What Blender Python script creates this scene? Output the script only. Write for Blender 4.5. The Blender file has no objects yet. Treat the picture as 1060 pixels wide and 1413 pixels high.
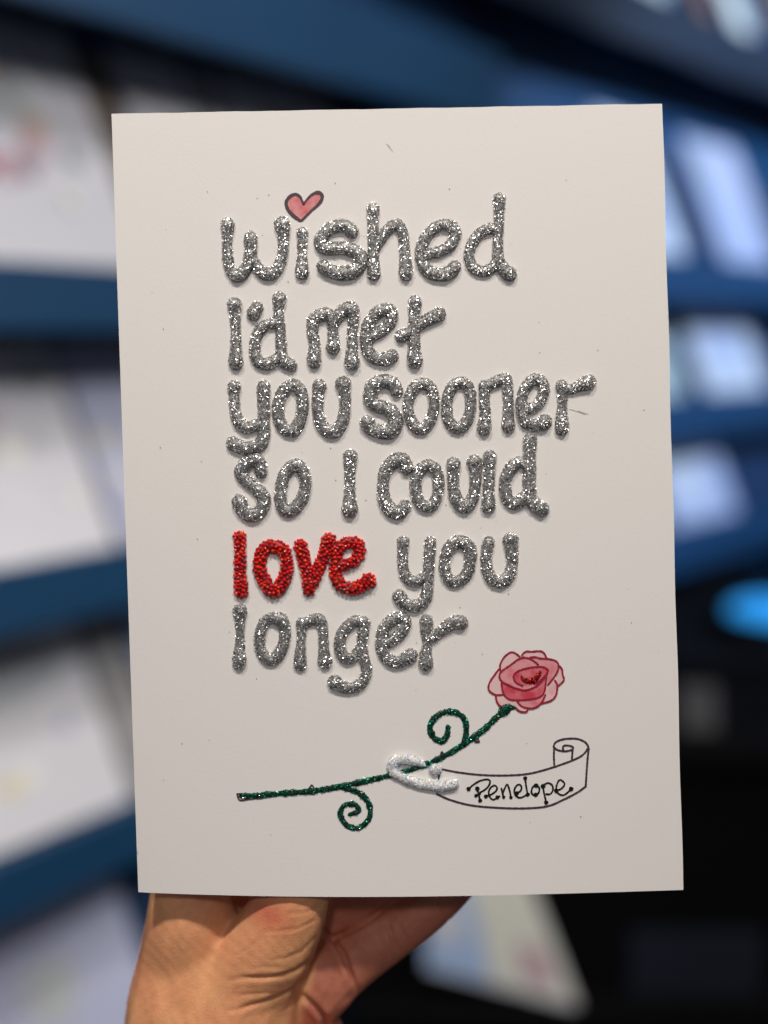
import bpy, bmesh, math, random
import numpy as np
from mathutils import Vector, Matrix, Euler
random.seed(7); rng = np.random.default_rng(7)
scene = bpy.context.scene
COL = scene.collection
R = math.radians

# ------------------------------------------------------------------ camera
F, CX, CY = 1500.0, 530.0, 706.5            # focal length and centre in photo pixels (1060 x 1413)
PITCH = R(9.3)
cam_d = bpy.data.cameras.new('camera'); cam = bpy.data.objects.new('camera', cam_d); COL.objects.link(cam)
scene.camera = cam
cam.location = (0, 0, 1.5); cam.rotation_euler = (R(90) - PITCH, 0, 0)
cam_d.sensor_width = 36; cam_d.sensor_fit = 'VERTICAL'; cam_d.sensor_height = 36
cam_d.lens = F / 1413 * 36
cam_d.clip_start = 0.02; cam_d.clip_end = 60
cam_d.dof.use_dof = True; cam_d.dof.focus_distance = 0.2935
cam_d.dof.aperture_fstop = cam_d.lens / 13.2
cam_d.dof.aperture_blades = 0
CM = Matrix.Translation(cam.location) @ cam.rotation_euler.to_matrix().to_4x4()

# ------------------------------------------------------------------ world and lamps (indoors: shop lamps, plus added unseen fills)
world = bpy.data.worlds.new('World'); scene.world = world; world.use_nodes = True
bg = world.node_tree.nodes['Background']
bg.inputs[0].default_value = (0.80, 0.84, 1.0, 1); bg.inputs[1].default_value = 0.13
scene.view_settings.view_transform = 'Standard'; scene.view_settings.look = 'None'
scene.view_settings.exposure = 0.0; scene.view_settings.gamma = 1

def lamp(name, loc, target, power, color, size, spot=None, blend=0.5):
    if spot:
        d = bpy.data.lights.new(name, 'SPOT'); d.spot_size = R(spot); d.spot_blend = blend; d.shadow_soft_size = size
    else:
        d = bpy.data.lights.new(name, 'AREA'); d.shape = 'DISK'; d.size = size
    d.energy = power; d.color = color
    o = bpy.data.objects.new(name, d); COL.objects.link(o)
    o.location = loc
    o.rotation_euler = (Vector(target) - Vector(loc)).to_track_quat('-Z', 'Y').to_euler()
    return o
CARD_AT = (0, 0.29, 1.45)
lamp('ceiling_or_fill_spot', (0.22, -0.32, 2.62), CARD_AT, 38, (1.0, 0.925, 0.845), 0.045, 50)
lamp('ceiling_or_fill_spot', (-0.30, -0.26, 2.66), CARD_AT, 29.5, (1.0, 0.93, 0.86), 0.045, 50)
lamp('ceiling_or_fill_spot', (-0.1, -1.05, 2.35), (0, 0.29, 1.36), 15, (1.0, 0.92, 0.86), 0.08, 50)  # unseen low fill, added to lighten the hand and the card's lower part
lamp('rack_fill', (0.62, 0.15, 2.15), (-0.22, 1.02, 1.64), 28, (0.97, 0.95, 0.97), 0.10, 58)  # this and the next: unseen lamps added to light the left rack
lamp('rack_fill', (0.42, 0.72, 2.55), (-0.25, 1.25, 1.2), 20, (0.97, 0.95, 0.98), 0.10, 75)
lamp('leaflet_fill', (0.95, 0.05, 2.4), (0.10, 0.90, 1.02), 30, (0.85, 0.92, 1.0), 0.05, 17)  # unseen narrow spot, added to brighten the leaflet
lamp('top_shelf_fill', (1.55, 1.10, 2.75), (0.95, 2.15, 2.08), 60, (1.0, 0.86, 0.70), 0.10, 24)  # unseen warm spot, added to warm the top right row
lamp('blue_rack_spot', (1.75, 1.05, 2.45), (0.75, 2.1, 1.45), 185, (0.50, 0.69, 1.0), 0.10, 62)

# ------------------------------------------------------------------ helpers
def tag(o, label=None, cat=None, group=None, kind=None):
    if label: o['label'] = label
    if cat: o['category'] = cat
    if group: o['group'] = group
    if kind: o['kind'] = kind
    return o
def empty(name, loc=(0, 0, 0), mat=None, parent=None):
    o = bpy.data.objects.new(name, None); COL.objects.link(o); o.empty_display_size = 0.02
    if mat is not None: o.matrix_world = mat
    else: o.location = loc
    if parent: o.parent = parent
    return o
def mesh_obj(name, verts, faces, mats, parent=None, smooth=False, midx=None):
    me = bpy.data.meshes.new(name)
    me.from_pydata([tuple(map(float, v)) for v in verts], [], [tuple(map(int, f)) for f in faces])
    for m in (mats if isinstance(mats, (list, tuple)) else [mats]): me.materials.append(m)
    if smooth: me.polygons.foreach_set('use_smooth', [True] * len(me.polygons))
    if midx is not None: me.polygons.foreach_set('material_index', list(map(int, midx)))
    me.update()
    o = bpy.data.objects.new(name, me); COL.objects.link(o)
    if parent: o.parent = parent
    return o
def box_mesh(lo, hi, bevel=0.0):
    bm = bmesh.new(); bmesh.ops.create_cube(bm, size=1)
    for v in bm.verts:
        v.co = Vector([(lo[i] + hi[i]) / 2 + v.co[i] * (hi[i] - lo[i]) for i in range(3)])
    if bevel: bmesh.ops.bevel(bm, geom=bm.edges[:], offset=bevel, segments=2, affect='EDGES')
    return bm
def bm_obj(name, bm, mat, parent=None, smooth=False):
    me = bpy.data.meshes.new(name); bm.to_mesh(me); bm.free()
    me.materials.append(mat)
    if smooth: me.polygons.foreach_set('use_smooth', [True] * len(me.polygons))
    o = bpy.data.objects.new(name, me); COL.objects.link(o)
    if parent: o.parent = parent
    return o

# ------------------------------------------------------------------ materials
def new_mat(name):
    m = bpy.data.materials.new(name); m.use_nodes = True
    return m, m.node_tree.nodes, m.node_tree.links, m.node_tree.nodes['Principled BSDF']
def mat(name, col, rough=0.6, metal=0.0, noise=0.0, scale=60, bump=0.0, bscale=200, **kw):
    m, n, l, p = new_mat(name)
    p.inputs['Base Color'].default_value = (*col, 1); p.inputs['Roughness'].default_value = rough
    p.inputs['Metallic'].default_value = metal
    for k, v in kw.items(): p.inputs[k.replace('_', ' ')].default_value = v
    tc = n.new('ShaderNodeTexCoord')
    if noise:
        t = n.new('ShaderNodeTexNoise'); t.inputs['Scale'].default_value = scale; t.inputs['Detail'].default_value = 4
        l.new(tc.outputs['Object'], t.inputs['Vector'])
        r = n.new('ShaderNodeMapRange'); r.inputs[3].default_value = 1 - noise; r.inputs[4].default_value = 1 + noise
        l.new(t.outputs[0], r.inputs[0])
        x = n.new('ShaderNodeVectorMath'); x.operation = 'SCALE'; x.inputs[0].default_value = col
        l.new(r.outputs[0], x.inputs['Scale']); l.new(x.outputs[0], p.inputs['Base Color'])
    if bump:
        t = n.new('ShaderNodeTexNoise'); t.inputs['Scale'].default_value = bscale; t.inputs['Detail'].default_value = 3
        l.new(tc.outputs['Object'], t.inputs['Vector'])
        b = n.new('ShaderNodeBump'); b.inputs['Strength'].default_value = 1; b.inputs['Distance'].default_value = bump
        l.new(t.outputs[0], b.inputs['Height']); l.new(b.outputs[0], p.inputs['Normal'])
    return m
def island_mat(name, stops, rough=(0.2, 0.5), metal=1.0, **kw):
    """one random shade per flake / bead"""
    m, n, l, p = new_mat(name)
    p.inputs['Metallic'].default_value = metal
    for k, v in kw.items(): p.inputs[k.replace('_', ' ')].default_value = v
    g = n.new('ShaderNodeNewGeometry'); r = n.new('ShaderNodeValToRGB'); r.color_ramp.interpolation = 'LINEAR'
    e = r.color_ramp.elements
    while len(e) < len(stops): e.new(0.5)
    for i, (pos, c) in enumerate(stops): e[i].position = pos; e[i].color = (*c, 1)
    l.new(g.outputs['Random Per Island'], r.inputs[0]); l.new(r.outputs[0], p.inputs['Base Color'])
    mu = n.new('ShaderNodeMath'); mu.operation = 'MULTIPLY'; mu.inputs[1].default_value = 7.31
    fr = n.new('ShaderNodeMath'); fr.operation = 'FRACT'
    mr = n.new('ShaderNodeMapRange'); mr.inputs[3].default_value = rough[0]; mr.inputs[4].default_value = rough[1]
    l.new(g.outputs['Random Per Island'], mu.inputs[0]); l.new(mu.outputs[0], fr.inputs[0]); l.new(fr.outputs[0], mr.inputs[0])
    l.new(mr.outputs[0], p.inputs['Roughness'])
    return m
M = {}
M['paper'] = mat('card_paper', (0.84, 0.81, 0.775), 0.62, noise=0.012, scale=700, bump=0.00003, bscale=1400)
M['ink'] = mat('plum_ink', (0.060, 0.028, 0.042), 0.5, noise=0.3, scale=900)
M['black_ink'] = mat('black_ink', (0.004, 0.004, 0.004), 0.4)
M['red_ink'] = mat('red_ink', (0.33, 0.010, 0.035), 0.5, noise=0.3, scale=900)
M['silver_base'] = mat('silver_glue', (0.30, 0.30, 0.29), 0.5, metal=0.5, noise=0.3, scale=1500)
M['silver'] = island_mat('silver_flakes', [(0, (0.60, 0.59, 0.58)), (0.5, (0.93, 0.92, 0.90)), (0.93, (0.98, 0.96, 0.92)), (0.97, (0.95, 0.75, 0.85)), (1, (0.6, 0.8, 0.72))], (0.18, 0.50))
M['red_base'] = mat('red_glue', (0.22, 0.002, 0.002), 0.5)
M['bead'] = island_mat('red_glass_beads', [(0, (0.42, 0.001, 0.002)), (0.55, (0.72, 0.003, 0.003)), (0.86, (0.95, 0.02, 0.005)), (1, (1.0, 0.08, 0.012))], (0.05, 0.16), 0.0, Transmission_Weight=0.15, IOR=1.55, Coat_Weight=0.6, Coat_Roughness=0.04)
M['green_base'] = mat('green_glue', (0.004, 0.035, 0.022), 0.5)
M['green'] = island_mat('green_flakes', [(0, (0.0, 0.06, 0.035)), (0.5, (0.0, 0.20, 0.11)), (0.88, (0.03, 0.42, 0.25)), (0.97, (0.35, 0.6, 0.5)), (1, (0.5, 0.3, 0.2))], (0.2, 0.5))
M['redglit'] = island_mat('red_flakes', [(0, (0.12, 0.0, 0.0)), (0.5, (0.65, 0.005, 0.008)), (1, (1.0, 0.12, 0.10))], (0.2, 0.45))
M['white_base'] = mat('white_glue', (0.88, 0.88, 0.87), 0.5)
M['white_glit'] = island_mat('iridescent_flakes', [(0, (0.93, 0.93, 0.92)), (0.45, (0.86, 0.90, 0.90)), (0.60, (0.36, 0.50, 0.85)), (0.68, (0.92, 0.92, 0.90)), (0.82, (1.0, 0.68, 0.45)), (0.91, (0.45, 0.88, 0.78)), (1, (0.66, 0.45, 0.90))], (0.12, 0.35), 0.2)

def wash(name, pale, deep, amount):
    m, n, l, p = new_mat(name)
    tc = n.new('ShaderNodeTexCoord'); t = n.new('ShaderNodeTexNoise'); t.inputs['Scale'].default_value = 330; t.inputs['Detail'].default_value = 3
    l.new(tc.outputs['Object'], t.inputs['Vector'])
    r = n.new('ShaderNodeMapRange'); r.inputs[1].default_value = 0.55 - amount * 0.35; r.inputs[2].default_value = 0.85 - amount * 0.35
    x = n.new('ShaderNodeMix'); x.data_type = 'RGBA'
    x.inputs[6].default_value = (*pale, 1); x.inputs[7].default_value = (*deep, 1)
    l.new(t.outputs[0], r.inputs[0]); l.new(r.outputs[0], x.inputs[0]); l.new(x.outputs[2], p.inputs['Base Color'])
    p.inputs['Roughness'].default_value = 0.6
    return m
M['wash_pale'] = wash('pale_petal_wash', (0.80, 0.54, 0.53), (0.74, 0.37, 0.40), 0.25)
M['wash_mid'] = wash('rose_petal_wash', (0.74, 0.31, 0.33), (0.66, 0.13, 0.17), 0.35)
M['wash_deep'] = wash('deep_petal_wash', (0.68, 0.18, 0.21), (0.58, 0.04, 0.07), 0.6)
M['wash_heart'] = wash('heart_wash', (0.74, 0.32, 0.31), (0.66, 0.13, 0.15), 0.55)

# ------------------------------------------------------------------ the card's frame in space (pose of a held card)
def rodrigues(r):
    t = np.linalg.norm(r); k = r / t; K = np.array([[0, -k[2], k[1]], [k[2], 0, -k[0]], [-k[1], k[0], 0]])
    return np.eye(3) + math.sin(t) * K + (1 - math.cos(t)) * K @ K
RC = rodrigues(np.array([0.0156515, -0.0198264, 0.02422667])); TC = np.array([0.00622831, -0.10299551, -0.29531875])
PC = Matrix([[*RC[i], TC[i]] for i in range(3)] + [[0, 0, 0, 1]])
CARD_M = CM @ PC
def plane_pt(px, py, h=0.0):
    """where the line of sight of a photo point meets the card plane raised by h, in card coordinates (m)"""
    d = RC.T @ np.array([(px - CX) / F, -(py - CY) / F, -1.0]); o = RC.T @ (-TC)
    s = (h - o[2]) / d[2]
    return o + s * d
TL, TR, BR, BL = [plane_pt(*c)[:2] for c in ((154, 157), (914, 143), (943, 1228), (191, 1231))]
Wc = 0.148
def uv_of(x, y):
    v = 0.5; u = 0.5
    for _ in range(3):
        l_ = BL + (TL - BL) * v; r_ = BR + (TR - BR) * v
        u = (x - l_[0]) / (r_[0] - l_[0])
        b_ = BL + (BR - BL) * u; t_ = TL + (TR - TL) * u
        v = (y - b_[1]) / (t_[1] - b_[1])
    return u, v
def bend(x, y):
    u, v = uv_of(x, y); u = min(max(u, 0), 1)
    return 0.0042 * math.sin(math.pi * u ** 0.85) * max(0, 1 - v) ** 2 + 0.0005 * math.sin(math.pi * v) * math.sin(2.2 * u + 0.4)
def on_card(px, py, h=0.0):
    z = h
    for _ in range(3):
        p = plane_pt(px, py, z); z = bend(p[0], p[1]) + h
    return p
def cards_arr(Q):
    """rows of (photo x, photo y, height m) -> card coordinates, all at once"""
    Q = np.asarray(Q, float)
    d = np.stack([(Q[:, 0] - CX) / F, -(Q[:, 1] - CY) / F, -np.ones(len(Q))], 1) @ RC
    o = RC.T @ (-TC); z = Q[:, 2].copy()
    for _ in range(3):
        s = (z - o[2]) / d[:, 2]; p = o + s[:, None] * d
        x, y = p[:, 0], p[:, 1]; v = np.full(len(Q), 0.5)
        for _k in range(3):
            lx = BL[0] + (TL[0] - BL[0]) * v; rx = BR[0] + (TR[0] - BR[0]) * v
            u = (x - lx) / (rx - lx)
            by = BL[1] + (BR[1] - BL[1]) * u; ty = TL[1] + (TR[1] - TL[1]) * u
            v = (y - by) / (ty - by)
        uc = np.clip(u, 0, 1)
        b = 0.0042 * np.sin(np.pi * uc ** 0.85) * np.maximum(0, 1 - v) ** 2 + 0.0005 * np.sin(np.pi * v) * np.sin(2.2 * uc + 0.4)
        z = b + Q[:, 2]
    s = (z - o[2]) / d[:, 2]
    return o + s[:, None] * d
MM = 0.0001965                                # one photo pixel on the card, metres

card = empty('greeting_card', mat=CARD_M)
tag(card, 'white handmade greeting card lettered in silver glitter and red beads, held up in a hand', 'greeting card')

def leaf(name, nu, nv, zf, thick, taper=0.0):
    V, Fc = [], []
    for side in (0, 1):
        for j in range(nv + 1):
            for i in range(nu + 1):
                u, v = i / nu, j / nv
                p = (BL * (1 - u) + BR * u) * (1 - v) + (TL * (1 - u) + TR * u) * v
                # slightly uneven hand-trimmed edges
                if j == nv: p = p + np.array([0, 0.00004 * math.sin(u * 37) + 0.00003 * math.sin(u * 91)])
                if i == nu: p = p + np.array([0.00010 * math.sin(v * 29) - taper, 0])
                V.append((p[0], p[1], zf(p[0], p[1], u, v) - thick * side))
    N = (nu + 1) * (nv + 1)
    a = lambda i, j: j * (nu + 1) + i
    for j in range(nv):
        for i in range(nu):
            q = (a(i, j), a(i + 1, j), a(i + 1, j + 1), a(i, j + 1))
            Fc.append(q); Fc.append(tuple(N + k for k in reversed(q)))
    rim = [a(i, 0) for i in range(nu)] + [a(nu, j) for j in range(nv)] + [a(i, nv) for i in range(nu, 0, -1)] + [a(0, j) for j in range(nv, 0, -1)]
    for k in range(len(rim)):
        p0, p1 = rim[k], rim[(k + 1) % len(rim)]
        Fc.append((p1, p0, N + p0, N + p1))
    return mesh_obj(name, V, Fc, M['paper'], card, True)
def back_z(x, y, u, v):
    # the back leaf springs away from the fold; a thumb sits between the leaves
    return -0.0006 - 0.0145 * (1 - math.exp(-u * 148 / 26)) * (0.55 + 0.45 * (1 - v))
fl = leaf('front_leaf', 48, 64, lambda x, y, u, v: bend(x, y), 0.00035)
bl = leaf('back_leaf', 48, 40, back_z, 0.00035, 0.0006)
for o_ in (fl, bl):
    md = o_.modifiers.new('edge', 'EDGE_SPLIT'); md.split_angle = R(50)

# ------------------------------------------------------------------ strokes traced on the card
REG = {'A': (290, 240, 3.926), 'B': (480, 240, 2.944), 'C': (300, 500, 3.786), 'D': (480, 500, 2.944), 'E': (300, 720, 4.417),
       'F': (440, 720, 3.533), 'G': (310, 970, 3.029), 'H': (560, 880, 3.786), 'I': (380, 250, 13.25), 'J': (660, 890, 8.154),
       'L': (640, 1060, 6.625), 'M': (520, 1020, 5.889)}
def to_px(reg, pts, r0=None):
    x0, y0, s = REG[reg]
    return np.array([(x0 + p[0] / s, y0 + p[1] / s, (p[2] if len(p) > 2 else r0) / s) for p in pts], float)
def catmull(P, step=1.1, closed=False):
    n = len(P); out = []
    segs = n if closed else n - 1
    for i in range(segs):
        if closed: p0, p1, p2, p3 = P[(i - 1) % n], P[i], P[(i + 1) % n], P[(i + 2) % n]
        else: p0, p1, p2, p3 = P[max(i - 1, 0)], P[i], P[i + 1], P[min(i + 2, n - 1)]
        k = max(2, int(math.hypot(*(p2 - p1)[:2]) / step))
        for j in range(k):
            t = j / k
            out.append(0.5 * (2 * p1 + (p2 - p0) * t + (2 * p0 - 5 * p1 + 4 * p2 - p3) * t * t + (3 * p1 - p0 - 3 * p2 + p3) * t ** 3))
    if not closed: out.append(P[-1])
    return np.array(out)
def wob(x, y, f=0.35, s=0):
    return math.sin(x * f + s) * math.sin(y * f * 1.13 + 1.7 * s + 0.6) + 0.6 * math.sin(x * f * 2.3 + y * f * 1.9 + s)

def tube_samples(P, closed):
    """points on the dome surface; returns rings of (px, py, h_px)"""
    T = np.gradient(P[:, :2], axis=0)
    if closed:
        T = (np.roll(P[:, :2], -1, 0) - np.roll(P[:, :2], 1, 0))
    T /= np.linalg.norm(T, axis=1)[:, None] + 1e-9
    rings = [(P[i, 0], P[i, 1], P[i, 2], T[i]) for i in range(len(P))]
    if not closed:
        a, b = [], []
        for k in (1.0, 0.93, 0.80, 0.62, 0.40, 0.18):
            r = P[0, 2]; a.append((P[0, 0] - T[0, 0] * r * k, P[0, 1] - T[0, 1] * r * k, r * math.sqrt(max(0.02, 1 - k * k)), T[0]))
            r = P[-1, 2]; b.append((P[-1, 0] + T[-1, 0] * r * k, P[-1, 1] + T[-1, 1] * r * k, r * math.sqrt(max(0.02, 1 - k * k)), T[-1]))
        rings = a + rings + b[::-1]
    return rings
NR = 9
def raised(name, paths, flat, base, flakes, dens, size, height=0.95, lump=0.03, seed=0, spread=0.75, parent=None, label=None):
    """paint bead of glue with glitter flakes: paths = [(px array, closed)]"""
    parent = parent or card
    V, Fc, MI = [], [], []
    lr = np.random.default_rng(seed + 11)
    for P, closed in paths:
        rings = tube_samples(P, closed); b0 = len(V); n = len(rings)
        grid = []
        for (x, y, r, t) in rings:
            row = []
            nx, ny = -t[1], t[0]
            rr = r * (1 + lump * wob(x, y, 0.22, seed))
            for k in range(NR):
                a = math.pi * k / (NR - 1)
                c, s = math.cos(a), math.sin(a)
                q = (x + nx * rr * c, y + ny * rr * c, rr * height * (s ** 0.8) + (flat if k in (0, NR - 1) else 0))
                row.append(q); V.append((q[0], q[1], q[2] * MM + 0.00002))
            grid.append(row)
        m = n if closed else n - 1
        for i in range(m):
            for k in range(NR - 1):
                i2 = (i + 1) % n
                Fc.append((b0 + i * NR + k, b0 + i2 * NR + k, b0 + i2 * NR + k + 1, b0 + i * NR + k + 1)); MI.append(0)
        if not closed:
            for i in (0, n - 1):
                Fc.append(tuple(b0 + i * NR + k for k in range(NR))); MI.append(0)
        # flakes, laid on the glue at random tilts
        G = np.array(grid); I2 = (np.arange(m) + 1) % n
        A = G[:m, :-1].reshape(-1, 3); B = G[I2, :-1].reshape(-1, 3); C_ = G[:m, 1:].reshape(-1, 3)
        e1, e2 = B - A, C_ - A
        nrm = np.cross(e1, e2); ar = np.linalg.norm(nrm, axis=1); ar[~np.isfinite(ar)] = 0
        cnt = lr.poisson(ar * dens); ix = np.repeat(np.arange(len(A)), cnt); nf = len(ix)
        nn0 = nrm[ix] / ar[ix][:, None]; nn0[nn0[:, 2] < 0] *= -1
        a_, b_ = lr.random((nf, 1)), lr.random((nf, 1))
        c = A[ix] + e1[ix] * a_ + e2[ix] * b_ + nn0 * lr.uniform(-0.1, 0.9, (nf, 1))
        nn = nn0 + lr.normal(0, spread * 0.75, (nf, 3)); nn /= np.linalg.norm(nn, axis=1)[:, None]
        ux = np.cross(nn, np.array([0.3, 0.5, 0.81])); ux /= np.linalg.norm(ux, axis=1)[:, None] + 1e-9; uy = np.cross(nn, ux)
        sz = size * lr.uniform(0.6, 1.3, nf); ph = lr.random(nf) * 6.28; b1 = len(V); ns = 5
        W_ = np.empty((nf, ns, 3))
        for q in range(ns):
            an = ph + q * 2 * math.pi / ns
            W_[:, q] = c + (ux * np.cos(an)[:, None] + uy * np.sin(an)[:, None]) * sz[:, None]
        W_[..., 2] = np.maximum(W_[..., 2], 0.15) * MM
        V += [tuple(w) for w in W_.reshape(-1, 3)]
        Fc += [tuple(range(b1 + q * ns, b1 + q * ns + ns)) for q in range(nf)]; MI += [1] * nf
    V = cards_arr(V)
    o = mesh_obj(name, V, Fc, [base, flakes], parent, False, MI)
    if label: o['label'] = label
    return o

OV = lambda *p: p
LET = [  # (region, [(points, closed)])
 ('A', [([(95,272,36),(93,330,26),(92,400,25),(100,480,28),(120,530,30),(148,550,32),(182,528,30),(206,480,30),(218,420,32),(220,345,35)],0), ([(212,440,30),(240,480,28),(275,525,30),(318,540,32),(360,515,30),(388,450,28),(398,380,27),(396,315,32),(390,272,42)],0)]),
 ('A', [([(500,318,30),(500,370,25),(497,440,24),(497,490,31),(498,527,38)],0)]),
 ('A', [([(768,308,35),(735,280,32),(690,279,32),(640,300,31),(603,345,33),(605,388,34),(650,402,32),(720,398,32),(780,415,34),(815,450,37),(805,500,36),(760,530,36),(700,535,34),(650,522,34),(615,500,36)],0)]),
 ('B', [([(103,142,25),(102,190,21),(103,250,21),(104,320,20),(105,370,23),(105,402,26)],0), ([(108,305,18),(135,262,20),(165,222,20),(200,204,22),(224,240,20),(230,300,20),(234,350,22),(236,400,28)],0)]),
 ('B', [([(318,325,20),(370,315,20),(415,290,21),(438,245,22),(422,212,22),(385,205,21),(340,228,21),(306,275,22),(296,330,22),(310,375,23),(345,402,24),(390,405,25),(420,392,26),(434,376,24)],0)]),
 ('B', [([(604,225,19),(575,220,20),(535,240,20),(503,285,20),(493,335,20),(510,378,20),(550,394,20),(585,380,20),(608,350,20)],0), ([(615,100,24),(615,150,20),(613,220,18),(610,290,20),(611,340,22),(626,375,24),(658,404,27)],0)]),
 ('A', [([(133,707,38),(135,760,28),(138,840,25),(140,920,27),(139,980,34),(140,1020,38)],0)]),
 ('A', [([(234,755,34),(253,722,33)],0)]),
 ('A', [([(378,808,27),(330,808,27),(275,835,29),(248,890,28),(242,960,28),(257,1010,30),(300,1027,30),(350,1010,30),(382,975,28)],0), ([(375,673,36),(370,720,26),(372,780,26),(380,850,26),(385,930,28),(386,985,32),(410,1022,32),(440,1035,30)],0)]),
 ('A', [([(557,798,32),(555,850,29),(565,920,29),(563,990,34),(563,1012,37)],0), ([(555,792,30),(590,765,32),(635,757,33),(660,792,30),(666,860,26),(668,910,32),(666,936,37)],0), ([(672,800,27),(715,745,33),(765,727,37),(776,785,29),(771,850,27),(770,930,28),(768,985,35),(769,1018,40)],0)]),
 ('A', [([(858,890,29),(900,865,28),(950,830,29),(985,782,30),(975,737,32),(930,735,32),(880,775,30),(850,840,32),(845,910,32),(860,965,32),(900,998,32),(950,1000,34),(985,985,34)],0)]),
 ('B', [([(273,518,26),(271,560,23),(270,620,22),(269,690,23),(270,740,28),(273,758,29)],0), ([(215,657,24),(250,642,21),(300,605,22),(345,580,25),(372,567,26)],0)]),
 ('C', [([(88,127,33),(87,180,25),(93,250,28),(115,312,31),(155,340,30),(205,325,28)],0), ([(242,125,33),(242,190,31),(243,270,30),(243,340,30),(238,400,32),(205,435,34),(150,448,32),(105,435,34),(82,422,34)],0)]),
 ('C', [([(395,115,30),(435,150,31),(446,220,30),(432,300,30),(395,353,31),(350,343,30),(320,290,30),(319,220,30),(345,150,30)],1)]),
 ('C', [([(533,120,34),(525,180,28),(525,250,28),(540,315,30),(575,355,32),(620,355,32),(653,305,30),(667,240,28),(666,170,28),(658,112,39)],0)]),
 ('C', [([(938,148,32),(915,110,34),(870,97,34),(815,122,36),(797,180,36),(822,218,34),(870,235,34),(915,262,36),(932,310,37),(905,356,38),(860,360,34),(812,345,34),(785,317,38)],0)]),
 ('D', [([(300,85,22),(338,105,22),(351,170,21),(335,235,22),(300,270,22),(262,245,22),(244,180,21),(262,115,22)],1)]),
 ('D', [([(455,81,22),(490,100,22),(500,165,21),(485,235,22),(447,266,22),(410,235,22),(402,165,21),(420,105,22)],1)]),
 ('D', [([(555,93,22),(555,150,20),(558,210,21),(554,265,28)],0), ([(562,98,20),(600,80,21),(641,66,23),(650,110,20),(652,180,20),(652,230,23),(653,258,26)],0)]),
 ('D', [([(713,190,22),(760,180,20),(790,140,22),(795,90,22),(765,67,22),(730,90,22),(708,140,22),(708,200,24),(725,240,24),(765,255,24),(800,240,28)],0)]),
 ('D', [([(870,94,24),(872,150,18),(870,200,20),(870,240,26),(870,265,27)],0), ([(875,107,18),(910,107,18),(950,90,23),(978,79,29)],0)]),
 ('C', [([(228,572,31),(222,530,34),(195,508,34),(150,530,33),(122,575,31),(150,615,30),(200,655,31),(240,700,34),(235,755,34),(190,797,34),(142,780,34),(116,730,39)],0)]),
 ('C', [([(405,535,31),(445,565,31),(461,630,29),(445,705,30),(400,762,31),(355,773,31),(332,730,31),(333,650,30),(355,578,30)],1)]),
 ('C', [([(695,492,36),(692,560,27),(692,640,26),(691,710,31),(692,766,42)],0)]),
 ('C', [([(990,552,33),(965,507,36),(920,517,34),(880,562,32),(866,630,28),(871,710,32),(900,763,35),(945,783,34),(980,750,31)],0)]),
 ('D', [([(325,418,24),(360,440,23),(369,500,22),(355,560,22),(325,585,23),(290,565,23),(275,505,22),(287,445,23)],1)]),
 ('D', [([(430,412,28),(428,470,22),(436,540,24),(465,583,26),(500,565,24),(518,500,22),(519,440,24),(515,406,30)],0)]),
 ('D', [([(577,381,26),(575,450,22),(572,520,22),(571,582,28)],0)]),
 ('D', [([(718,408,22),(690,407,23),(657,437,24),(639,490,23),(647,548,24),(680,573,23),(718,548,24)],0), ([(740,316,28),(738,370,24),(738,440,25),(738,510,25),(748,562,26),(788,594,29)],0)]),
 ('F', [([(412,97,28),(409,150,24),(411,220,24),(430,272,26),(470,290,26),(510,272,25)],0), ([(543,95,26),(540,160,26),(535,240,26),(531,310,25),(522,370,28),(480,408,30),(425,402,29),(392,362,33)],0)]),
 ('F', [([(690,95,30),(734,130,31),(738,190,28),(718,260,26),(660,292,27),(622,260,26),(613,190,26),(640,122,29)],1)]),
 ('F', [([(828,98,28),(816,170,26),(822,235,26),(850,282,28),(890,291,28),(928,260,28),(943,200,26),(940,140,29),(935,90,36)],0)]),
 ('E', [([(138,545,44),(138,600,29),(138,680,24),(137,760,28),(134,820,38),(132,860,39)],0)]),
 ('E', [([(330,587,34),(388,603,42),(412,665,33),(400,755,33),(350,830,34),(300,832,34),(262,770,33),(260,690,32),(285,615,33)],1)]),
 ('E', [([(515,617,33),(512,680,26),(508,760,27),(505,830,35),(505,866,38)],0), ([(522,622,28),(570,600,30),(622,595,36),(641,645,30),(646,720,28),(650,790,32),(655,853,41)],0)]),
 ('E', [([(892,612,36),(840,607,34),(782,648,34),(750,710,34),(750,785,34),(785,832,34),(830,820,32),(862,775,28)],0), ([(900,625,32),(886,690,32),(882,760,30),(895,840,31),(910,900,30),(892,962,31),(845,1003,32),(780,1010,33),(717,977,43)],0)]),
 ('F', [([(312,598,28),(360,575,26),(400,540,27),(424,492,28),(408,467,27),(360,477,28),(322,515,28),(306,570,29),(312,628,28),(338,668,28),(390,683,28),(448,651,33)],0)]),
 ('F', [([(525,485,32),(527,540,28),(530,590,22),(522,640,27),(522,690,34)],0), ([(535,572,25),(575,547,25),(620,512,28),(665,488,32),(693,491,33)],0)]),
]
for i, (reg, paths) in enumerate(LET):
    ps = [(catmull(to_px(reg, p), 1.3, bool(c)), bool(c)) for p, c in paths]
    raised('glitter_letter', ps, 0, M['silver_base'], M['silver'], 0.48, 1.05, seed=i, height=1.0, spread=0.9)

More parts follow.
